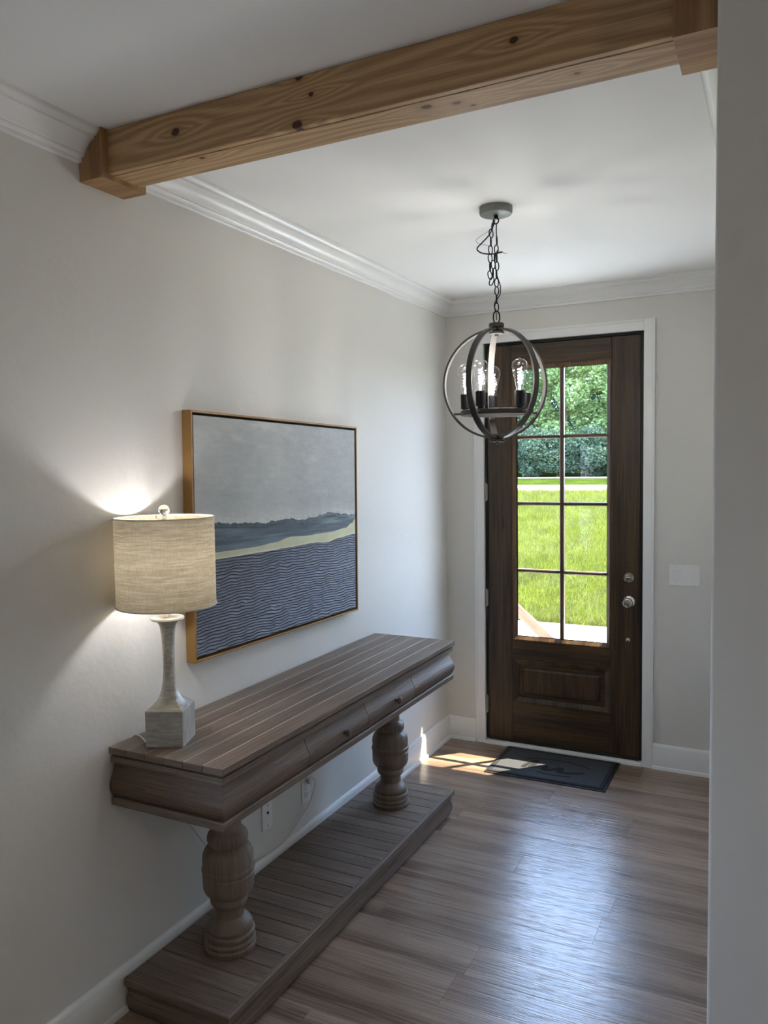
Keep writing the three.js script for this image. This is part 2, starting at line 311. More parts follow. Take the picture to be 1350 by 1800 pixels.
// windows of the front room behind the camera
function windowUnit(n, w, h, label, place) {
  const g = structGroup('window_' + n, label); place(g);
  const f = 0.05;
  part('window_frame', [bx(-w / 2, -w / 2 + f, 0, h, -0.05, 0.05, 0.003), bx(w / 2 - f, w / 2, 0, h, -0.05, 0.05, 0.003), bx(-w / 2 + f, w / 2 - f, 0, f, -0.05, 0.05, 0.003), bx(-w / 2 + f, w / 2 - f, h - f, h, -0.05, 0.05, 0.003), bx(-w / 2 + f, w / 2 - f, h / 2 - 0.02, h / 2 + 0.02, -0.04, 0.04, 0.003)], trimMat, g);
  for (const k of [0, 1]) part('window_pane', new THREE.PlaneGeometry(w - 2 * f, h / 2 - f).translate(0, f / 2 + h / 4 + k * (h / 2 - f / 2), 0), M.glass, g);
  return g;
}
const w1 = windowUnit(1, 0.6, 1.23, 'narrow window with white slat blinds mirrored in the door glass', (g) => { g.position.set(-0.08, 0.75, 3.92); g.rotation.y = Math.PI / 2; });
for (let k = 0; k < 23; k++) part('blind_slat', mv(box(0.56, 0.003, 0.045, 0.001).rotateX(0.35), 0, 0.06 + k * 0.05, 0.1), M.white, w1);

// ------------------------------------------------------------------ ceiling beam
{
  const b = thing('ceiling_beam', 'knotty pine box beam crossing the white ceiling', 'beam');
  const zf = 2.834, zr = 2.704, yb = 2.615, xa = 0.086, xb = 1.68;
  const knotty = (knots, len, hgt, s) => {
    const fn = woodFn({ dark: [136, 94, 54], mid: [174, 131, 83], light: [196, 156, 106], rings: 3, warp: 0, fibre: 0.22, pores: 0.12, s });
    const t = texture(2048, 256, (u, v) => {
      const x = u * len, y = v * hgt; let bend = 0, core = 0, halo = 0;
      for (const [kx, ky, r] of knots) {
        const dx = (x - kx), dy = (y - ky), q = Math.exp(-(dx * dx) / (0.09 * 0.09) - (dy * dy) / (0.05 * 0.05));
        bend += q * 2.2 * Math.sign(dy || 1) * -Math.exp(-Math.abs(dy) / 0.03);
        const e = Math.hypot(dx / 1.25, dy) / r * (1 + 0.25 * (noise(x * 160, y * 160, 9999, 9999, s) - 0.5)); core = Math.max(core, 1 - smooth(0.75, 1.1, e)); halo = Math.max(halo, Math.exp(-Math.max(0, e - 1) * 1.1));
      }
      const n = fbm(u, v, 3, 2, 2, s), fig = Math.sin(6.2832 * (y / hgt * 6 + 3.6 * n + 0.35 * fbm(u, v, 12, 5, 2, s + 3) + bend)), f = fbm(u, v, 14, 120, 2, s + 9);
      let c = mixc([162, 126, 86], [203, 169, 123], clamp(0.52 + 0.34 * fig + (f - 0.5) * 0.8));
      c = mixc(c, [120, 78, 42], halo * 0.35); return mixc(c, [62, 33, 17], core * 0.92);
    }, true, true);
    t.repeat.set(1 / len, 1 / hgt); return new THREE.MeshStandardMaterial({ map: t, roughness: 0.6 });
  };
  const Hf = H - yb, front = knotty([[0.351, 0.07, 0.011], [0.754, 0.008, 0.012], [0.762, 0.126, 0.009], [0.798, 0.075, 0.006], [1.331, 0.076, 0.008]], 1.8, 0.2, 101);
  const under = knotty([[0.414, 0.095, 0.007], [1.096, 0.082, 0.011], [1.169, 0.066, 0.009], [1.2, 0.035, 0.005], [1.459, 0.071, 0.006]], 1.8, 0.2, 131);
  const uvAt = (g, fu, fv) => { const p = g.attributes.position, uv = g.attributes.uv; for (let i = 0; i < p.count; i++) uv.setXY(i, fu(p.getX(i)), fv(p.getX(i), p.getY(i), p.getZ(i))); return g; };
  part('front_board', uvAt(bx(xa, xb, yb + 0.0005, H - 0.0005, zf - 0.02, zf, 0.002), (x) => x, (x, y) => y - yb), front, b);
  part('rear_board', bx(xa, xb, yb + 0.0005, H - 0.0005, zr, zr + 0.02, 0.002, 0), M.pine, b);
  part('bottom_board', uvAt(bx(xa, xb, yb - 0.001, yb + 0.019, zr + 0.0203, zf - 0.0203, 0.001), (x) => x, (x, y, z) => z - zr), under, b);
  // end blocks coped to the crown moulding
  const cope = crown.slice(1, -1).map(([o, y]) => [o + 0.002, y - 0.0015]);
  const outline = [[0.0005, 2.6], [0.094, 2.6], [0.094, H - 0.0005], [0.0865, H - 0.0005], ...cope.slice(0, -1).reverse(), [0.0005, 2.6515]];
  const block = (x0, dir) => {
    const s = new THREE.Shape(outline.map(([o, y]) => new THREE.Vector2(o, y)));
    let g = new THREE.ExtrudeGeometry(s, { depth: 0.176, bevelEnabled: false }).toNonIndexed();
    g.translate(0, 0, 2.682); if (dir < 0) { g.scale(-1, 1, 1); const p = g.attributes.position.array; for (let i = 0; i < p.length; i += 9) for (let k = 0; k < 3; k++) { const t = p[i + 3 + k]; p[i + 3 + k] = p[i + 6 + k]; p[i + 6 + k] = t; } }
    g.translate(x0, 0, 0); g.computeVertexNormals(); return planar(g, 1, rnd(), rnd());
  };
  part('end_block', block(0, 1), tinted(M.pine, 0xe8dcd2), b, 'end block notched round the crown moulding');
  part('end_block', block(XR, -1), tinted(M.pine, 0xf2e6dc), b, 'end block notched round the crown moulding');
}

// ------------------------------------------------------------------ console table
const TY = 0.8775, TX = 0.458, TZ0 = 1.03, TZ1 = 2.837, TB = 0.012;
{
  const t = thing('console_table', 'weathered grey-brown oak console table on two thick turned legs', 'console table');
  const inset = (g, d) => g;
  // top boards over a limed core
  const n = 6, w = (TX - TB) / n;
  for (let i = 0; i < n; i++) part('top_board', bx(TB + i * w + (i ? 0.001 : 0), TB + (i + 1) * w - (i < n - 1 ? 0.001 : 0), TY - 0.021, TY, TZ0, TZ1, 0.001, 2, rnd() * 2, rnd() * 2), M.tables[i % 3], t);
  part('top_core', bx(TB + 0.003, TX - 0.003, TY - 0.0205, TY - 0.0008, TZ0 + 0.004, TZ1 - 0.004, 0.0005, 2), M.lime, t);
  part('apron_core', bx(TB + 0.03, TX - 0.035, TY - 0.187, TY - 0.022, TZ0 + 0.035, TZ1 - 0.035, 0.001, 2), M.table, t);
  // mouldings: offsets are measured from the edge of the top, outward
  const fillet = [[-0.045, TY - 0.05], [-0.008, TY - 0.05], [-0.008, TY - 0.032], [-0.017, TY - 0.029], [-0.017, TY - 0.0215], [-0.045, TY - 0.0215]];
  const bed = [[-0.045, TY - 0.189], [-0.0085, TY - 0.189], [-0.0075, TY - 0.187], [-0.0075, TY - 0.167], [-0.009, TY - 0.1645], [-0.045, TY - 0.1645]];
  const ogee = [[-0.045, TY - 0.164]];
  new THREE.SplineCurve([[-0.017, 0], [-0.0105, 0.08], [-0.0045, 0.2], [-0.003, 0.33], [-0.0065, 0.48], [-0.0145, 0.63], [-0.0215, 0.78], [-0.025, 0.9], [-0.025, 1]].map((p) => new THREE.Vector2(...p))).getPoints(24).forEach((p) => ogee.push([p.x, TY - 0.164 + 0.1135 * p.y]));
  ogee.push([-0.045, TY - 0.0505]);
  const fn = [[fillet, 'fillet'], [bed, 'base_moulding']];
  const run = (p, side, a, b, m0, m1, ou) => side === 'front' ? mould(p, [TX, 0, a], [0, 0, 1], [1, 0, 0], b - a, m0, m1, 0.5, ou) : side === 'near' ? mould(p, [a, 0, TZ1], [1, 0, 0], [0, 0, 1], b - a, m0, m1, 0.5, ou) : mould(p, [a, 0, TZ0], [1, 0, 0], [0, 0, -1], b - a, m0, m1, 0.5, ou);
  for (const [p, name] of fn) {
    part(name, run(p, 'front', TZ0, TZ1, 1, 1, rnd()), M.table, t);
    part(name, run(p, 'near', TB, TX, 0, 1, rnd()), M.table, t);
    part(name, run(p, 'far', TB, TX, 0, 1, rnd()), M.table, t);
  }
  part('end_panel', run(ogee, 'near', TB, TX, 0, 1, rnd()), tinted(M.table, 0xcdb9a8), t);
  part('end_panel', run(ogee, 'far', TB, TX, 0, 1, rnd()), M.table, t);
  const g = 0.0015, za = 1.499, zm = 1.933, zb = 2.367;
  part('apron_front', run(ogee, 'front', TZ0, za - g, 1, 0, rnd()), M.aprons[1], t);
  part('apron_front', run(ogee, 'front', zb + g, TZ1, 0, 1, rnd()), M.aprons[2], t);
  for (const [a, b] of [[za, zm], [zm, zb]]) {
    const dr = part('drawer', run(ogee, 'front', a + g, b - g, 0, 0, rnd()), M.aprons[a === za ? 0 : 1], t);
    part('drawer_knob', lathe([[0, 0], [0.009, 0], [0.008, 0.004], [0.006, 0.008], [0.008, 0.011], [0.0138, 0.015], [0.0155, 0.021], [0.0135, 0.027], [0.007, 0.0305], [0, 0.0312]], 24).rotateZ(-Math.PI / 2).translate(TX - 0.0055, TY - 0.114, (a + b) / 2 - 0.025), M.tables[1], dr);
  }
  part('back_rail', bx(TB, TB + 0.03, TY - 0.189, TY - 0.0215, TZ0 + 0.035, TZ1 - 0.035, 0.001, 2), M.table, t);
  // turned legs
  const prof = [[0.0001, 0.1222], [0.086, 0.1222], [0.0875, 0.126], [0.0875, 0.137], [0.085, 0.141], [0.0815, 0.1425], [0.0815, 0.146], [0.0845, 0.149], [0.0862, 0.154], [0.0845, 0.16], [0.082, 0.163], [0.082, 0.1665], [0.0842, 0.17], [0.085, 0.176], [0.0835, 0.183], [0.0795, 0.1875], [0.0765, 0.1885], [0.0765, 0.193], [0.078, 0.197], [0.0765, 0.205], [0.071, 0.214], [0.062, 0.223], [0.054, 0.229], [0.0495, 0.235], [0.0485, 0.262], [0.0505, 0.268], [0.0575, 0.274], [0.0625, 0.283], [0.0635, 0.292], [0.061, 0.301], [0.0605, 0.305], [0.066, 0.3065], [0.073, 0.313], [0.0805, 0.323], [0.085, 0.335], [0.0862, 0.35], [0.0862, 0.381], [0.0835, 0.3835], [0.0835, 0.387], [0.0878, 0.391], [0.0892, 0.398], [0.0878, 0.405], [0.0845, 0.4075], [0.0845, 0.41], [0.0862, 0.43], [0.0845, 0.447], [0.079, 0.462], [0.07, 0.473], [0.0605, 0.4785], [0.0605, 0.482], [0.0655, 0.487], [0.0685, 0.496], [0.0685, 0.507], [0.0655, 0.517], [0.059, 0.525], [0.051, 0.53], [0.0475, 0.536], [0.0465, 0.56], [0.0475, 0.62], [0.056, 0.66], [0.056, TY - 0.1895], [0.0001, TY - 0.1895]];
  const legGeo = lathe(prof, 56, 0.5); { const uv = legGeo.attributes.uv, p = legGeo.attributes.position; for (let i = 0; i < uv.count; i++) uv.setXY(i, p.getY(i), uv.getX(i) * 0.5); }
  for (const z of [2.535, 1.3]) { const l = part('leg', legGeo, M.turned, t); l.position.set(0.228, 0, z); }
  // plinth: cross boards in a moulded frame
  const BX = 0.446, Z0 = 1.022, Z1 = 2.823, by = 0.1217, B0 = 0.029;
  const plinth = [[-0.06, 0.006], [-0.016, 0.006], [-0.014, 0.012], [-0.0095, 0.03], [-0.0085, 0.042], [-0.0105, 0.054], [-0.0145, 0.063], [-0.0155, 0.072], [-0.0145, 0.082], [-0.01, 0.091], [-0.005, 0.095], [-0.001, 0.098], [0, 0.102], [0, 0.1185], [-0.003, by], [-0.016, by], [-0.016, 0.1], [-0.06, 0.1]];
  const pr = (side) => side === 'front' ? mould(plinth, [BX, 0, Z0], [0, 0, 1], [1, 0, 0], Z1 - Z0, 1, 1) : side === 'near' ? mould(plinth, [B0, 0, Z1], [1, 0, 0], [0, 0, 1], BX - B0, 0, 1) : mould(plinth, [B0, 0, Z0], [1, 0, 0], [0, 0, -1], BX - B0, 0, 1);
  for (const s of ['front', 'near', 'far']) part('plinth_moulding', pr(s), M.tables[1], t);
  part('plinth_core', bx(B0, BX - 0.02, 0.006, 0.1, Z0 + 0.02, Z1 - 0.02, 0.001, 2), M.seam, t);
  for (const x of [0.08, 0.36]) for (const z of [Z0 + 0.1, Z1 - 0.1]) part('plinth_foot', mv(cyl(0.02, 0.006, 16), x, 0.003, z), M.black, t);
  const m = 23, bw = (Z1 - Z0 - 0.032) / m;
  for (let i = 0; i < m; i++) part('plinth_board', bx(B0, BX - 0.0165, 0.1005, by, Z0 + 0.016 + i * bw + 0.0009, Z0 + 0.016 + (i + 1) * bw - 0.0009, 0.002, 0, rnd() * 2, rnd() * 2), M.tables[i % 3], t);
}

// ------------------------------------------------------------------ table lamp
{
  const l = thing('table_lamp', 'silver table lamp with lit oatmeal linen drum shade on the console', 'lamp', [0.1565, TY, 2.7135], 0.392);
  const brushed = texture(256, 256, (u, v) => { const n = fbm(u, v, 6, 40, 3, 301), q = fbm(u, v, 5, 5, 3, 311); return mixc([146, 143, 134], [206, 203, 194], clamp(0.5 + (n - 0.5) * 0.9 + (q - 0.5) * 0.9)); });
  brushed.repeat.set(5, 5);
  const silver = new THREE.MeshStandardMaterial({ map: brushed, roughness: 0.4, metalness: 0.25, bumpMap: orange, bumpScale: 0.0004 });
  part('base_block', mv(box(0.12, 0.115, 0.12, 0.002), 0, 0.0575, 0), silver, l);
  // stem: square at the block, round above, flaring to a dish
  const rings = [[0.115, 0.0585, 0], [0.119, 0.0535, 0.05], [0.127, 0.0455, 0.25], [0.138, 0.0375, 0.5], [0.15, 0.031, 0.75], [0.165, 0.0258, 0.93], [0.19, 0.0212, 1], [0.22, 0.0185, 1], [0.26, 0.0178, 1], [0.3, 0.0186, 1], [0.335, 0.0202, 1], [0.36, 0.0228, 1], [0.375, 0.0262, 1], [0.385, 0.0325, 1], [0.39, 0.042, 1], [0.3915, 0.05, 1], [0.394, 0.0528, 1], [0.398, 0.0522, 1], [0.4, 0.05, 1], [0.4, 0.001, 1]];
  const S = 64, P = [], U = [], I = [];
  rings.forEach(([y, r, k]) => { for (let i = 0; i <= S; i++) { const a = i / S * Math.PI * 2, c = Math.cos(a), s = Math.sin(a), q = r / Math.max(Math.abs(c), Math.abs(s)) * (1 - k) + r * k; P.push(q * c, y, q * s); U.push(i / S * 0.3, y); } });
  for (let j = 0; j < rings.length - 1; j++) for (let i = 0; i < S; i++) { const a = j * (S + 1) + i, b = a + S + 1; I.push(a, b, a + 1, a + 1, b, b + 1); }
  const sg = new THREE.BufferGeometry(); sg.setAttribute('position', new THREE.Float32BufferAttribute(P, 3)); sg.setAttribute('uv', new THREE.Float32BufferAttribute(U, 2)); sg.setIndex(I); sg.computeVertexNormals();
  part('stem', toCreasedNormals(sg, 0.7), silver, l);
  part('socket', lathe([[0, 0.4], [0.013, 0.4], [0.013, 0.425], [0.019, 0.43], [0.019, 0.5], [0, 0.5]], 24), M.white, l);
  const harp = []; for (let i = 0; i <= 24; i++) { const a = i / 24 * Math.PI * 2 - Math.PI / 2; harp.push(V(0.055 * Math.cos(a) * (1 - 0.15 * Math.sin(a)), 0.565 + 0.14 * Math.sin(a), 0)); }
  part('harp', tube(harp.slice(0, 24), 0.0018, 60, 6), M.nickel, l);
  const R = 0.153, y0 = 0.4385, y1 = 0.7145;
  const linen = texture(1024, 512, (u, v) => { const a = fbm(u, v, 30, 220, 2, 401), b = fbm(u, v, 400, 24, 1, 411), c = fbm(u, v, 9, 60, 3, 421); return mixc([138, 125, 100], [200, 187, 160], clamp(0.55 + (a - 0.5) * 0.8 + (b - 0.5) * 0.2 + (c - 0.5) * 0.6)); });
  const shadeMat = new THREE.MeshPhysicalMaterial({ map: linen, roughness: 1, transmission: 0.17, thickness: 0, specularIntensity: 0.1, side: THREE.DoubleSide });
  const sh = part('lamp_shade', new THREE.CylinderGeometry(R, R, y1 - y0, 72, 6, true).translate(0, (y0 + y1) / 2, 0), shadeMat, l, 'oatmeal linen drum shade');
  part('shade_rim', [y0, y1].map((y) => new THREE.TorusGeometry(R, 0.0022, 8, 72).rotateX(Math.PI / 2).translate(0, y, 0)), plain(0xd8d2c4, 0.8), sh);
  part('shade_spider', [0, 1, 2].map((k) => mv(box(R, 0.002, 0.003, 0.0005), R / 2, 0.703, 0).rotateY(k * 2.0944)), M.nickel, sh);
  part('finial', [mv(new THREE.SphereGeometry(0.0175, 32, 20), 0, 0.737, 0)], new THREE.MeshPhysicalMaterial({ transmission: 1, thickness: 0.03, roughness: 0.02, ior: 1.45 }), l, 'clear glass ball finial');
  part('finial_stem', lathe([[0, 0.7], [0.009, 0.7], [0.009, 0.706], [0.006, 0.71], [0.007, 0.719], [0, 0.7195]], 20), M.white, l);
  const bulb = part('light_bulb', lathe([[0, 0.5], [0.013, 0.5], [0.015, 0.52], [0.026, 0.56], [0.03, 0.585], [0.026, 0.608], [0.014, 0.622], [0, 0.626]], 28), plain(0xffffff, 0.5, { emissive: 0xfff8f0, emissiveIntensity: 2.5 }), l);
  const p = new THREE.PointLight(0xf6f7ff, LAMP_BULB); p.position.set(0, 0.588, 0); p.castShadow = true; p.shadow.radius = 1.2; bulb.add(p);
}
// lamp cord, over the back edge, along the wall and up to the outlet
tag(part('power_cord', tube([[0.1, TY + 0.004, 2.765], [0.05, TY + 0.004, 2.735], [0.018, TY + 0.004, 2.726], [0.006, TY - 0.02, 2.72], [0.0065, 0.68, 2.66], [0.012, 0.55, 2.56], [0.03, 0.486, 2.497], [0.03, 0.375, 2.412], [0.022, 0.25, 2.28], [0.019, 0.17, 2.1], [0.019, 0.152, 1.95], [0.021, 0.17, 1.864], [0.022, 0.205, 1.78], [0.024, 0.25, 1.7], [0.03, 0.31, 1.668], [0.034, 0.345, 1.672], [0.03, 0.349, 1.69]], 0.0028, 140, 8), plain(0xcfccc6, 0.5), scene), 'thin white lamp cord hanging down the wall behind the console', 'cord');

// ------------------------------------------------------------------ wall plates and plug
function plate(name, label, category, w, h, at, turn, fill) {
  const o = thing(name, label, category, at, turn);
  part('cover_plate', mv(box(w, h, 0.006, 0.0022), 0, 0, 0.003), M.white, o);
  fill(o); return o;
}
plate('wall_outlet', 'blank white wall plate with one small round jack under the console', 'wall plate', 0.07, 0.115, [0.0005, 0.307, 1.996], Math.PI / 2, (o) => {
  part('jack', mv(cyl(0.0055, 0.006, 16).rotateX(Math.PI / 2), 0, 0.012, 0.0065), M.black, o);
  for (const s of [-1, 1]) part('screw', mv(cyl(0.003, 0.002, 10).rotateX(Math.PI / 2), 0, s * 0.042, 0.006), M.nickel, o);
});
plate('wall_outlet', 'white electrical outlet under the console with the lamp cord plugged in', 'outlet', 0.072, 0.116, [0.0005, 0.303, 1.7], Math.PI / 2, (o) => {
  for (const s of [-1, 1]) {
    const r = part('receptacle', mv(box(0.034, 0.03, 0.004, 0.003), 0, s * 0.02, 0.0065), M.white, o);
    part('slot', [mv(box(0.002, 0.009, 0.001, 0.0003), -0.006, s * 0.02 + 0.004, 0.0088), mv(box(0.002, 0.007, 0.001, 0.0003), 0.006, s * 0.02 + 0.004, 0.0088), mv(cyl(0.0023, 0.001, 10).rotateX(Math.PI / 2), 0, s * 0.02 - 0.008, 0.0088)], M.black, r);
  }
  part('screw', mv(cyl(0.003, 0.002, 10).rotateX(Math.PI / 2), 0, 0, 0.006), M.nickel, o);
});
tag(part('lamp_plug', [bx(0.0095, 0.034, 0.334, 0.362, 1.688, 1.712, 0.005), bx(0.02, 0.034, 0.34, 0.356, 1.678, 1.69, 0.003)], plain(0xd8d5cf, 0.5), scene), 'white plug in the upper socket of the outlet', 'plug');
plate('light_switch', 'white three-gang rocker light switch beside the front door', 'light switch', 0.164, 0.116, [1.411, 1.113, 0.0005], 0, (o) => {
  for (const k of [-1, 0, 1]) {
    const s = part('rocker', mv(box(0.032, 0.066, 0.005, 0.0012).rotateX(k ? 0.07 : -0.03), k * 0.046, 0, 0.007), M.white, o);
    for (const v of [-1, 1]) part('screw', mv(cyl(0.0028, 0.002, 10).rotateX(Math.PI / 2), k * 0.046, v * 0.048, 0.006), plain(0xd6d4cf, 0.4), o);
  }
});

// ------------------------------------------------------------------ painting
{
  const y0 = 1.047, y1 = 1.939, za = 2.449, zb = 1.25, cy = (y0 + y1) / 2, cz = (za + zb) / 2, hh = (y1 - y0) / 2, hw = (za - zb) / 2;
  const a = thing('framed_painting', 'abstract grey and navy seascape canvas in a slim gold floater frame', 'painting', [0, cy, cz], Math.PI / 2); // local x runs from the far end... towards -z
  a.rotation.set(0.0, Math.PI / 2, 0); a.rotation.order = 'YXZ'; a.rotation.z = -0.0145;
  const gold = plain(0x94703e, 0.45, { metalness: 0.2 }), f = 0.0075;
  part('frame', [bx(-hw, -hw + f, -hh, hh, 0.002, 0.043, 0.001), bx(hw - f, hw, -hh, hh, 0.002, 0.043, 0.001), bx(-hw + f, hw - f, hh - f, hh, 0.002, 0.043, 0.001), bx(-hw + f, hw - f, -hh, -hh + f, 0.002, 0.043, 0.001)], gold, a, 'slim gold frame');
  part('backing', bx(-hw + f, hw - f, -hh + f, hh - f, 0.003, 0.012, 0.001), M.black, a, 'black recess round the canvas');
  const cw = 2 * (hw - 0.017), ch = 2 * (hh - 0.017);
  const wig = (u, s) => fbm(u, 0.3, 6, 2, 3, s) - 0.5;
  const lerpList = (L, u) => { for (let i = 1; i < L.length; i++) if (u <= L[i][0]) { const k = (u - L[i - 1][0]) / (L[i][0] - L[i - 1][0]); return L[i - 1][1] + (L[i][1] - L[i - 1][1]) * (k * k * (3 - 2 * k)); } return L[L.length - 1][1]; };
  const ridge = (u) => lerpList([[0, 0.452], [0.1, 0.452], [0.25, 0.462], [0.36, 0.47], [0.5, 0.462], [0.6, 0.472], [0.72, 0.462], [0.8, 0.45], [0.88, 0.462], [1, 0.472]], u) + 0.02 * wig(u * 3, 501);
  const gTop = (u) => lerpList([[0, 0.6], [0.1, 0.575], [0.3, 0.575], [0.42, 0.567], [0.52, 0.55], [0.62, 0.556], [0.8, 0.553], [0.92, 0.54], [0.97, 0.52], [1, 0.495]], u);
  const gBot = (u) => lerpList([[0, 0.63], [0.1, 0.606], [0.34, 0.604], [0.53, 0.601], [0.68, 0.597], [0.78, 0.605], [0.86, 0.592], [1, 0.58]], u);
  // thick combed paint in the lower half: wave relief
  const wave = (u, v) => { const t = v * 76 + 1.1 * fbm(u, v, 5, 4, 2, 521) + 1.7 * fbm(u, v, 18, 14, 3, 523); const s = t - Math.floor(t), k = s < 0.75 ? s / 0.75 : (1 - s) / 0.25; return k * (0.5 + 0.8 * fbm(u, v, 20, 40, 2, 531)); };
  const paint = texture(1024, 768, (u, v0) => {
    const v = 1 - v0, n = fbm(u, v, 5, 4, 4, 541), m = fbm(u, v, 24, 60, 3, 551), e = fbm(u, v, 60, 60, 2, 561);
    if (v < ridge(u) + 0.012 * (e - 0.5)) {
      let c = mixc([156, 157, 153], [188, 189, 185], clamp(0.5 + (n - 0.5) * 0.9 + (m - 0.5) * 0.5));
      c = mixc(c, [203, 203, 198], smooth(0.09, 0.0, ridge(u) - v) * (0.35 + 0.5 * (e - 0.3))); c = mixc(c, [206, 206, 202], smooth(0.6, 0.85, fbm(u, v, 9, 12, 4, 571)) * 0.4); return c;
    }
    if (v < gTop(u)) {
      const k = (v - ridge(u)) / Math.max(0.01, gTop(u) - ridge(u)), s = fbm(u, v, 5, 50, 3, 581);
      let c = mixc([44, 56, 64], [92, 108, 120], clamp(0.35 + (s - 0.5) * 2 + (k - 0.4) * 0.3));
      if (k < 0.22) c = mixc(c, [38, 46, 48], 0.75 - 2.5 * k); c = mixc(c, [130, 142, 148], smooth(0.55, 0.9, u) * smooth(0.5, 0.75, s) * 0.7); return c;
    }
    if (v < gBot(u)) { const s = fbm(u, v, 20, 30, 3, 591); return mixc(mixc([176, 174, 148], [216, 214, 170], clamp(s * 0.6 + u * 0.5)), [238, 236, 212], smooth(0.012, 0, gBot(u) - v) * 0.6); }
    const k = wave(u, v), s = fbm(u, v, 8, 6, 3, 601); return mixc(mixc([58, 60, 70], [82, 86, 98], clamp(0.5 + (s - 0.5) * 1.3)), [138, 143, 156], clamp(k * 1.1 - 0.35) * 0.8);
  }, true, false);
  const relief = texture(1024, 768, (u, v0) => { const v = 1 - v0; if (v > gBot(u)) return 0.15 + 0.85 * clamp(wave(u, v)); if (v > gTop(u)) return 0.3; return 0.25 + 0.1 * fbm(u, v, 50, 50, 3, 611) + (Math.abs(v - ridge(u)) < 0.02 ? 0.35 * fbm(u, v, 70, 50, 2, 621) : 0); }, false, false);
  const canvasMat = new THREE.MeshStandardMaterial({ map: paint, roughness: 0.55, bumpMap: relief, bumpScale: 0.007 });
  const cg = new THREE.PlaneGeometry(cw, ch).translate(0, 0, 0.0385);
  const c = part('canvas', cg, canvasMat, a, 'painted canvas with ridged navy paint');
  part('stretcher', bx(-cw / 2, cw / 2, -ch / 2, ch / 2, 0.013, 0.0382, 0.001), plain(0xc9c6bf, 0.8), c);
}

// ------------------------------------------------------------------ door mat
{
  const cv = document.createElement('canvas'); cv.width = 1024; cv.height = 670; const x = cv.getContext('2d');
  x.fillStyle = '#393b3e'; x.fillRect(0, 0, 1024, 670);
  x.strokeStyle = '#141416'; x.lineWidth = 16; x.strokeRect(26, 26, 972, 618);
  x.fillStyle = '#141416'; x.fillRect(0, 0, 1024, 14); x.fillRect(0, 656, 1024, 14); x.fillRect(0, 0, 14, 670); x.fillRect(1010, 0, 14, 670);
  x.lineCap = 'round'; x.lineJoin = 'round'; x.lineWidth = 46; x.strokeStyle = '#060607';
  // looping black brush flourish in the middle of the mat
  x.beginPath(); x.moveTo(270, 450); x.bezierCurveTo(320, 250, 360, 230, 350, 330); x.bezierCurveTo(340, 430, 300, 470, 390, 400); x.bezierCurveTo(450, 340, 480, 360, 450, 420); x.bezierCurveTo(440, 470, 520, 440, 560, 380); x.bezierCurveTo(600, 330, 620, 380, 590, 430); x.bezierCurveTo(570, 470, 700, 450, 790, 400); x.stroke();
  x.lineWidth = 26; x.beginPath(); x.moveTo(430, 520); x.bezierCurveTo(520, 560, 620, 545, 700, 515); x.stroke();
  x.lineWidth = 20; x.beginPath(); x.moveTo(250, 250); x.bezierCurveTo(420, 150, 640, 150, 830, 260); x.stroke();
  const t = new THREE.CanvasTexture(cv); t.colorSpace = THREE.SRGBColorSpace;
  const fuzz = texture(256, 256, (u, v) => fbm(u, v, 90, 90, 2, 701), false); fuzz.repeat.set(2, 1.4);
  const mat = new THREE.MeshStandardMaterial({ map: t, roughness: 0.95, bumpMap: fuzz, bumpScale: 0.002 });
  const m = thing('door_mat', 'black rubber door mat with dark script flourish at the front door', 'door mat', [0.737, 0, 0.243]);
  part('mat_base', mv(box(0.675, 0.006, 0.442, 0.002), 0, 0.0032, 0), M.black, m);
  part('mat_surface', new THREE.BoxGeometry(0.645, 0.006, 0.412).translate(0, 0.0075, 0), mat, m);
}

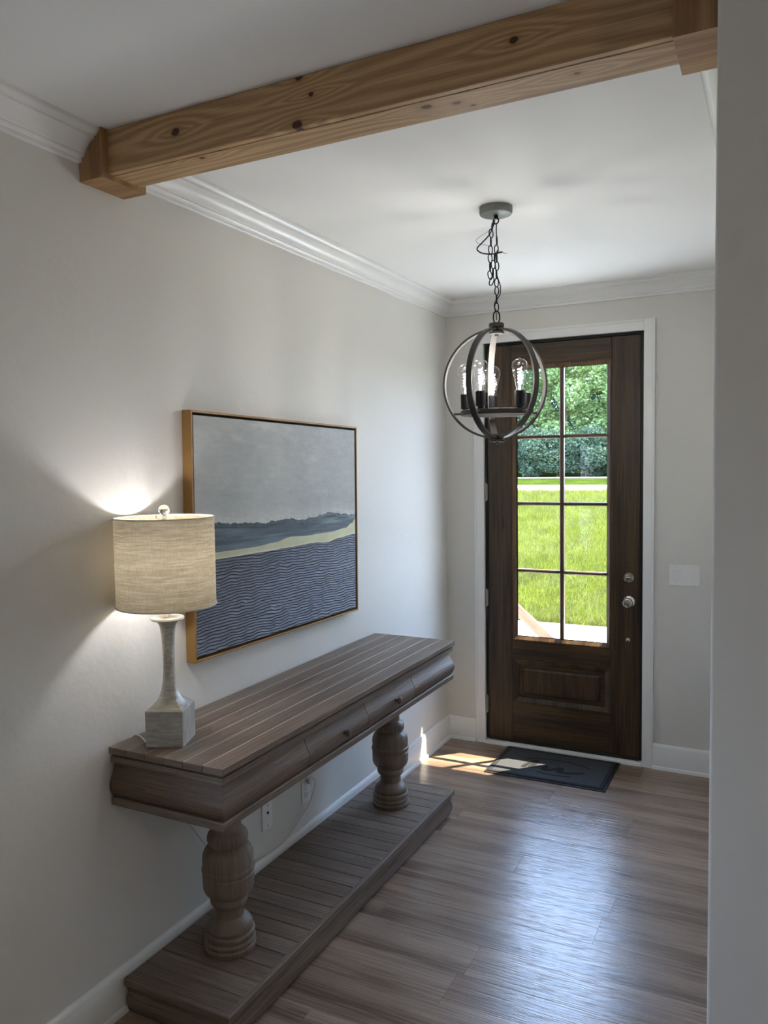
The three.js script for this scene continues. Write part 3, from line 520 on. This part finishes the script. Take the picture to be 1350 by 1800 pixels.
// ------------------------------------------------------------------ pendant light
{
  const cx = 0.871, cz = 1.597, o = thing('pendant_light', 'dark weathered metal orb pendant hanging on a chain near the door', 'pendant light', [cx, 0, cz]);
  const F = V(0.319, 0, 0.948), Rt = V(0.948, 0, -0.319), pol = (deg, r, y) => { const a = deg * Math.PI / 180; return V(0, y, 0).addScaledVector(F, r * Math.cos(a)).addScaledVector(Rt, r * Math.sin(a)); };
  part('canopy', lathe([[0, H - 0.0005], [0.064, H - 0.0005], [0.064, H - 0.022], [0.061, H - 0.028], [0.054, H - 0.031], [0, H - 0.031]], 48), M.zinc, o);
  part('canopy_loop', [new THREE.TorusGeometry(0.011, 0.003, 8, 20).translate(0, H - 0.052, 0), mv(cyl(0.008, 0.016, 14), 0, H - 0.037, 0)], M.iron, o);
  const cyo = 2.06, R = 0.213;
  const hoops = [-29, 43, 115, 187, 259];
  for (const deg of hoops) { // flat bars bent in half circles from hub to hub
    const n = 40, w = 0.0122, th = 0.004, P = [], I = [], a = deg * Math.PI / 180, dir = V(0, 0, 0).addScaledVector(F, Math.cos(a)).addScaledVector(Rt, Math.sin(a)), side = V(0, 1, 0).cross(dir);
    for (let i = 0; i <= n; i++) { const q = Math.PI * (0.035 + 0.93 * i / n), c = Math.cos(q), s = Math.sin(q); for (const [e, k] of [[-1, -1], [1, -1], [1, 1], [-1, 1]]) { const r = R + k * th, p = V(0, cyo + r * c, 0).addScaledVector(dir, r * s).addScaledVector(side, e * w); P.push(p.x, p.y, p.z); } }
    for (let i = 0; i < n; i++) for (let k = 0; k < 4; k++) { const b = i * 4 + k, e = i * 4 + (k + 1) % 4; I.push(b, e, b + 4, e, e + 4, b + 4); }
    I.push(0, 2, 1, 0, 3, 2, n * 4, n * 4 + 1, n * 4 + 2, n * 4, n * 4 + 2, n * 4 + 3);
    const g = new THREE.BufferGeometry(); g.setAttribute('position', new THREE.Float32BufferAttribute(P, 3)); g.setIndex(I); g.computeVertexNormals();
    const uv = new Float32Array(P.length / 3 * 2); g.setAttribute('uv', new THREE.BufferAttribute(uv.map((_, i) => P[Math.floor(i / 2) * 3 + (i % 2)]), 2));
    part('hoop', toCreasedNormals(g, 0.5), M.metal, o);
  }
  part('top_hub', lathe([[0, 2.245], [0.006, 2.245], [0.008, 2.252], [0.03, 2.254], [0.03, 2.262], [0.016, 2.264], [0.016, 2.28], [0.03, 2.281], [0.03, 2.293], [0.028, 2.296], [0, 2.296]], 32), M.metal, o);
  part('bottom_hub', lathe([[0, 1.822], [0.007, 1.823], [0.01, 1.829], [0.03, 1.831], [0.03, 1.838], [0.017, 1.84], [0.017, 1.852], [0.03, 1.854], [0.03, 1.862], [0, 1.862]], 32), M.metal, o);
  const ry = 1.948, rr0 = 0.131;
  const ring = part('bulb_ring', lathe([[rr0 - 0.017, ry - 0.012], [rr0 + 0.01, ry - 0.012], [rr0 + 0.012, ry - 0.01], [rr0 + 0.012, ry + 0.006], [rr0 + 0.01, ry + 0.008], [rr0 - 0.017, ry + 0.008], [rr0 - 0.017, ry - 0.012]], 64), M.metal, o);
  const filMat = plain(0xffffff, 0.5, { emissive: 0xf4f6ff, emissiveIntensity: 16 });
  for (const deg of hoops) {
    const p = pol(deg, rr0 - 0.004, 0);
    part('spoke', tube([pol(deg, rr0 + 0.008, ry - 0.002), pol(deg, 0.184, ry - 0.002)], 0.0045, 2, 10), M.metal, o);
    const s = part('socket', lathe([[0, 0], [0.012, 0], [0.012, 0.008], [0.019, 0.01], [0.0195, 0.066], [0.017, 0.069], [0, 0.069]], 28), M.iron, o); s.position.set(p.x, ry + 0.008, p.z);
    if (deg === 115) continue; // the socket behind stands empty
    const b = part('light_bulb', lathe([[0.0135, 0], [0.0135, 0.01], [0.017, 0.03], [0.0255, 0.066], [0.0305, 0.088], [0.0295, 0.1], [0.024, 0.111], [0.014, 0.118], [0.006, 0.1195], [0.004, 0.124], [0, 0.125]], 32), M.glass, o, 'clear glass filament bulb'); b.position.set(p.x, ry + 0.076, p.z);
    const fil = []; for (let i = 0; i <= 60; i++) { const k = i / 60, q = k * Math.PI * 10; fil.push(V(0.0075 * Math.cos(q), 0.026 + 0.06 * k, 0.0075 * Math.sin(q))); }
    const f = part('filament', [tube(fil, 0.0014, 160, 6), mv(cyl(0.003, 0.03, 12), 0, 0.012, 0)], filMat, b);
    const lt = new THREE.PointLight(0xfbf7f0, BULB); lt.position.set(0, 0.06, 0); lt.castShadow = true; lt.shadow.radius = 0.5; f.add(lt);
  }
  // chain: oval links, alternately turned; the spare length is looped up beside it
  const link = (h, w, r) => { const P = []; for (let i = 0; i < 28; i++) { const a = i / 28 * Math.PI * 2, c = Math.cos(a), s = Math.sin(a); P.push(V(w * c, h * s * (1 + 0.12 * c * c), 0)); } return tube(P, r, 40, 8, true); };
  const small = link(0.0165, 0.0075, 0.0021), yaw = Math.atan2(F.x, F.z);
  const S = 0.00226 / 8.57, px = (x, y, dz = 0) => V(0, 0, 0).addScaledVector(Rt, (x - 446) * S).addScaledVector(F, dz).setY(2.7315 - (y - 0) * S * 1.0 * 0.984 + 0.0);
  const put = (x, y, edge, tilt = 0, dz = 0) => { const m = part('chain_link', small, M.iron, o); m.position.copy(px(x, y, dz)); m.rotation.set(0, yaw + (edge ? 1.35 : 0.15), tilt, 'YXZ'); };
  // spare loop
  [[392, 248, 1, -0.5], [375, 350, 0, 0.1], [370, 475, 1, 0.02], [365, 590, 0, 0.03], [359, 718, 0, 0.08], [357, 845, 1, 0], [355, 968, 0, 0.2], [378, 1058, 0, -0.35], [400, 930, 1, -0.05], [403, 812, 0, 0.05], [425, 712, 1, -0.2]].forEach(([x, y, e, t]) => put(x, y, e, t, 0.012));
  [[458, 450, 1, 0], [450, 575, 0, 0], [455, 705, 1, 0], [457, 825, 0, 0], [450, 945, 1, 0], [450, 1072, 0, 0], [453, 1197, 0, 0], [450, 1317, 1, 0], [450, 1438, 0, 0]].forEach(([x, y, e, t]) => put(x, y, e, t));
  const big = part('chain_ring', link(0.024, 0.0125, 0.0028), M.iron, o); big.position.copy(px(447, 1588)); big.rotation.set(0, yaw + 0.2, 0);
  part('cord', tube([[455, 190], [452, 320], [458, 430]].map(([x, y]) => px(x, y)), 0.0022, 12, 6), M.iron, o);
  part('cord', tube([[430, 170], [410, 240], [345, 380], [230, 500], [172, 560], [178, 600], [235, 640], [340, 662], [440, 660], [500, 648], [540, 640]].map(([x, y], i) => px(x, y, 0.02)), 0.0026, 60, 8), M.iron, o, 'loose black fixture cord');
  part('cord', tube([[470, 600], [432, 700], [430, 780], [450, 950], [500, 1110], [505, 1180], [495, 1270], [435, 1360], [415, 1430], [440, 1510], [448, 1640]].map(([x, y]) => px(x, y, 0.014)), 0.002, 60, 6), M.iron, o);
  part('wire', tube([[400, 250], [340, 290], [200, 370], [148, 425], [200, 472], [280, 490], [345, 512]].map(([x, y]) => px(x, y, -0.01)), 0.0008, 40, 5), plain(0x8d8a84, 0.5), o);
  part('wire', tube([[470, 605], [500, 632], [540, 642], [565, 660], [605, 664]].map(([x, y]) => px(x, y, 0.02)), 0.0012, 24, 5), plain(0x9a938a, 0.5), o);
}
// ------------------------------------------------------------------ ceiling light added out of view as fill for the front room
for (const [x, z, label] of [[4.4, 4.7, 'round opal ceiling light added unseen as fill for the front room']]) {
  const c = thing('added_ceiling_light', label, 'added ceiling light', [x, H, z]);
  part('mounting_ring', lathe([[0, -0.0005], [0.15, -0.0005], [0.15, -0.02], [0.14, -0.024], [0, -0.024]], 40), M.nickel, c);
  const g = part('light_globe', lathe([[0.138, -0.024], [0.15, -0.05], [0.14, -0.085], [0.1, -0.115], [0.05, -0.13], [0, -0.134]], 40), plain(0xffffff, 0.6, { emissive: 0xfff6ea, emissiveIntensity: 2 }), c);
  const l = new THREE.PointLight(0xfff8f0, ADDED_GLOBE); l.position.set(0, -0.085, 0); l.castShadow = true; l.shadow.radius = 3; g.add(l);
}

{ // uplighter added out of view behind the camera to brighten the ceiling
  const f = thing('added_floor_lamp', 'slim nickel uplighter added unseen behind the camera to brighten the ceiling', 'added floor lamp', [3.2, 0, 6.4]);
  part('base', lathe([[0, 0], [0.14, 0], [0.14, 0.012], [0.12, 0.02], [0.02, 0.03], [0, 0.03]], 40), M.nickel, f);
  part('pole', mv(cyl(0.011, 1.66, 16), 0, 0.855, 0), M.nickel, f);
  part('bowl', lathe([[0.012, 1.68], [0.08, 1.69], [0.15, 1.735], [0.18, 1.79], [0.176, 1.79], [0.147, 1.74], [0.08, 1.697], [0.012, 1.69]], 48), M.nickel, f);
  const b = part('light_bulb', mv(new THREE.SphereGeometry(0.035, 24, 16), 0, 1.745, 0), plain(0xffffff, 0.6, { emissive: 0xfff6ea, emissiveIntensity: 2 }), f);
  const l = new THREE.SpotLight(0xfff6ec, ADDED_UPLIGHT, 0, 1.15, 0.6); l.position.set(0, 1.79, 0); l.target.position.set(0, 3, 0); l.castShadow = true; l.shadow.radius = 2; f.add(l, l.target);
}

// ------------------------------------------------------------------ outdoors
const gy = (z) => -0.2 + 0.034 * (-z - 4.2);
{
  const lawnTex = texture(512, 512, (u, v) => { const a = fbm(u, v, 5, 5, 4, 801), b = fbm(u, v, 60, 60, 3, 811); return mixc([34, 46, 10], [62, 70, 24], clamp(0.5 + (a - 0.5) * 1.2 + (b - 0.5) * 1.4)); }); lawnTex.repeat.set(0.18, 0.18);
  const g = new THREE.PlaneGeometry(160, 110, 1, 1).rotateX(-Math.PI / 2).translate(0, 0, -4.2 - 55); { const p = g.attributes.position; for (let i = 0; i < p.count; i++) p.setY(i, gy(p.getZ(i))); const uv = g.attributes.uv; for (let i = 0; i < p.count; i++) uv.setXY(i, p.getX(i), p.getZ(i)); g.computeVertexNormals(); }
  struct('lawn', [g], new THREE.MeshPhysicalMaterial({ map: lawnTex, roughness: 1, specularIntensity: 0 }), 'sunlit green lawn rising from the porch to the road');
  struct('yard', [new THREE.PlaneGeometry(160, 60).rotateX(-Math.PI / 2).translate(0, -0.3, 25.8)], plain(0xb5b1a8, 1), 'unseen yard behind the house, made pale to bounce neutral light');  // unseen ground, kept pale so that it bounces neutral light upward
  const road = (za, zb, dy) => { const q = new THREE.PlaneGeometry(160, zb - za).rotateX(-Math.PI / 2).translate(0, 0, (za + zb) / 2), p = q.attributes.position; for (let i = 0; i < p.count; i++) p.setY(i, gy(p.getZ(i)) + dy); return q; };
  struct('road', road(-30.6, -26.4, 0.03), plain(0xb9b2a6, 0.95), 'pale road crossing beyond the lawn');
  struct('road_shoulder', road(-37.6, -36.0, 0.03), plain(0x82775a, 1), 'strip of dry pale verge below the trees');
  struct('road_verge', road(-25.9, -23.6, 0.02), plain(0x4a4422, 1), 'strip of thin tan grass along the near side of the road');
  struct('porch_slab', bx(-4, 3.2, -0.3, -0.075, -4.15, -T, 0.01), plain(0xe2dccf, 0.9), 'pale concrete porch slab outside the door');
}
{ // grass tufts, denser where the door looks out
  const P = [], C = [];
  for (let b = 0; b < 9; b++) {
    const a = rr(0, 6.283), r = rr(0, 0.06), h = rr(0.05, 0.12), lean = rr(0.01, 0.06), w = rr(0.003, 0.006), x = r * Math.cos(a), z = r * Math.sin(a), d = rr(0, 6.283), ca = Math.cos(d), sa = Math.sin(d), lx = Math.cos(a * 2) * lean, lz = Math.sin(a * 2) * lean;
    P.push(x - w * ca, 0, z - w * sa, x + w * ca, 0, z + w * sa, x + lx * 0.4, h * 0.7, z + lz * 0.4, x + lx * 0.4 + w * ca, h * 0.7, z + lz * 0.4 + w * sa, x + lx, h, z + lz, x + lx * 0.4, h * 0.7, z + lz * 0.4);
  }
  const g = new THREE.BufferGeometry(); g.setAttribute('position', new THREE.Float32BufferAttribute(P, 3)); g.computeVertexNormals();
  const mat = new THREE.MeshPhysicalMaterial({ color: 0xffffff, roughness: 0.8, transmission: 0.3, thickness: 0, side: THREE.DoubleSide, specularIntensity: 0.2 });
  const N = 42000, im = shade(new THREE.InstancedMesh(g, mat, N)), m4 = new THREE.Matrix4(), q = new THREE.Quaternion(), col = new THREE.Color();
  for (let i = 0; i < N; i++) {
    const k = rnd(), depth = 4.3 + 21.8 * Math.pow(k, 1.7), c = 0.9 - 0.28 * (depth + 0.9), half = 1.4 + 0.17 * depth, x = c + rr(-half, half) * (rnd() < 0.75 ? 0.6 : 1.8), s = rr(0.8, 1.5) * (1 + depth * 0.025);
    q.setFromAxisAngle(V(0, 1, 0), rr(0, 6.283)); m4.compose(V(x, gy(-depth) - 0.005, -depth), q, V(s, s * rr(0.7, 1.2), s)); im.setMatrixAt(i, m4);
    const t = rnd(), dry = fbm(x * 0.05 + 0.5, depth * 0.03, 12, 12, 2, 821) > 0.58 ? 0.5 : 0.1; col.setRGB(...(rnd() < dry * 0.6 ? [0.19 + 0.06 * t, 0.18 + 0.06 * t, 0.06] : [0.145 + 0.09 * t, 0.158 + 0.09 * t, 0.012 + 0.012 * t]));
    col.multiplyScalar(rr(0.5, 1.15) * (0.65 + 0.6 * fbm(x * 0.11 + 3, depth * 0.07, 16, 16, 3, 831))); im.setColorAt(i, col);
  }
  im.name = 'grass'; scene.add(im); tag(im, 'blades of bright green grass all over the lawn', 'grass', null, 'stuff');
}
{ // timber brace standing on the slab
  const b = thing('timber_brace', 'raw pine A-frame brace standing on the concrete porch slab', 'wooden brace', [-0.75, -0.075, -3.2]);
  const beamBetween = (a, c, w) => { const d = V(...c).sub(V(...a)), L = d.length(), g = box(w, L, w * 0.45, 0.004, 1); return g.applyQuaternion(new THREE.Quaternion().setFromUnitVectors(V(0, 1, 0), d.normalize())).translate((a[0] + c[0]) / 2, (a[1] + c[1]) / 2, (a[2] + c[2]) / 2); };
  M.raw = tinted(M.pine, 0x8a7362);
  part('leg', beamBetween([0.58, 0, 0], [-0.59, 0.98, 0], 0.1), M.raw, b);
  part('leg', beamBetween([-1.75, 0, 0.06], [-0.55, 0.98, 0.06], 0.1), M.raw, b);
  part('cross_piece', beamBetween([-1.2, 0.45, 0.03], [-0.02, 0.45, 0.03], 0.09).translate(0, 0, -0.06), M.raw, b);
}
{ // trees beyond the road
  const leafGeo = (n, clumps, size, tone) => {
    const P = [], C = [];
    for (let i = 0; i < n; i++) {
      const c = clumps[Math.floor(rnd() * clumps.length)], d = V(rr(-1, 1), rr(-1, 1), rr(-1, 1)).normalize().multiplyScalar(c[3] * Math.pow(rnd(), 0.28)), p = V(c[0], c[1], c[2]).add(V(d.x, d.y * 0.85, d.z));
      const a = V(rr(-1, 1), rr(-0.5, 0.5), rr(-1, 1)).normalize(), b = V(rr(-1, 1), rr(-0.7, 0.7), rr(-1, 1)).cross(a).normalize(), s = size * rr(0.6, 1.3);
      const q = [[-0.5, 0], [0, -0.32], [0.5, 0], [0, 0.32]].map(([u, v]) => p.clone().addScaledVector(a, u * s * 1.4).addScaledVector(b, v * s * 1.4));
      q[1].y += s * 0.12; q[3].y += s * 0.12; const t = rnd(), k = tone(t);
      for (const j of [0, 1, 2, 0, 2, 3]) { P.push(q[j].x, q[j].y, q[j].z); C.push(...k); }
    }
    const g = new THREE.BufferGeometry(); g.setAttribute('position', new THREE.Float32BufferAttribute(P, 3)); g.setAttribute('color', new THREE.Float32BufferAttribute(C, 3)); g.computeVertexNormals(); return g;
  };
  const leaf = new THREE.MeshPhysicalMaterial({ vertexColors: true, roughness: 0.7, transmission: 0.4, thickness: 0, side: THREE.DoubleSide, specularIntensity: 0.4 });
  const bark = plain(0x6d6358, 0.95);
  const crown3 = (r, h0, h1, n) => { const L = []; for (let i = 0; i < n; i++) { const k = i / (n - 1), y = h0 + (h1 - h0) * k, w = r * Math.sin(Math.PI * (0.15 + 0.75 * k)), a = i * 2.4; L.push([w * 0.75 * Math.cos(a), y, w * 0.75 * Math.sin(a), r * rr(0.38, 0.6)]); } return L; };
  const kinds = [
    { geo: leafGeo(15000, crown3(3.0, 1.0, 11.5, 20), 0.2, (t) => [0.085 + 0.06 * t, 0.135 + 0.08 * t, 0.055 + 0.03 * t]), h: 9, words: 'mid green broadleaf tree' },
    { geo: leafGeo(15000, crown3(2.6, 0.8, 9.5, 18), 0.18, (t) => [0.15 + 0.08 * t, 0.215 + 0.1 * t, 0.07 + 0.03 * t]), h: 7, words: 'pale yellow-green tree' },
    { geo: leafGeo(16000, crown3(3.2, 1.0, 13.5, 22), 0.22, (t) => [0.07 + 0.05 * t, 0.125 + 0.07 * t, 0.07 + 0.04 * t]), h: 11, words: 'tall dark green tree' },
  ];
  const bush = { geo: leafGeo(8000, crown3(1.7, 0.5, 2.4, 9), 0.14, (t) => [0.045 + 0.04 * t, 0.08 + 0.055 * t, 0.045 + 0.025 * t]) };
  const trunk = (h) => tube([[0, -0.3, 0], [0.08, h * 0.35, 0.05], [-0.06, h * 0.7, 0.1], [0.1, h, 0]], 0.16, 16, 8);
  const TREE_LABELS = ['mid green tree at the upper left edge of the door glass', 'pale yellow-green tree seen through the upper left door pane', 'pale yellow-green tree seen through the upper right door pane', 'mid green tree hidden beside the door on the knob side', 'pale tree standing beyond the light switch wall', 'pale tree out of view far past the hinge side',
    'tall dark tree behind the pale one in the upper left pane', 'tall dark tree behind the pale one in the upper right pane', 'mid green tree in the rear row past the knob side', 'mid green tree in the rear row past the hinge side', 'tall dark tree at the end of the rear row'];
  const spots = [[-13.4, -42, 0, 0.72], [-9.7, -42, 1, 0.84], [-6.1, -42, 1, 0.74], [-2.4, -42, 0, 0.76], [1.5, -42, 1, 0.8], [-17.4, -42, 1, 0.8], [-14.6, -50, 2, 0.95], [-10.4, -50, 2, 1.0], [-6.2, -50, 0, 0.95], [-19, -50, 0, 0.95], [-1.6, -50, 2, 0.9]];
  spots.forEach(([x, z, k, s], i) => {
    const K = kinds[k], t = thing('tree', TREE_LABELS[i], 'tree', [x, gy(z), z], i * 1.7); t.scale.setScalar(s);
    part('foliage', K.geo, leaf, t).userData.kind = 'stuff';
    part('trunk', trunk(K.h), bark, t);
  });
  const BUSHES = [[-15.4, 'dark green bush past the hinge side of the door, out of the glass'], [-12.8, 'dark green bush half hidden by the hinge-side door stile'], [-10.2, 'dark green bush below the trees in the second-row left door pane'], [-7.6, 'dark green bush below the trees in the second-row right door pane'], [-5, 'dark green bush half hidden by the knob-side door stile'], [-2.4, 'dark green bush past the knob side of the door, out of the glass'], [0.2, 'last dark green bush at the far end of the row']];
  BUSHES.forEach(([x, label], i) => {
    const z = -38.6 + rr(-0.2, 0.2), t = thing('bush', label, 'bush', [x, gy(z), z], i * 2.1); t.scale.setScalar(rr(0.78, 0.9));
    part('foliage', bush.geo, leaf, t).userData.kind = 'stuff';
    part('stem', trunk(1.6).scale(0.4, 1, 0.4), bark, t);
  });
}
renderer.render(scene, camera);
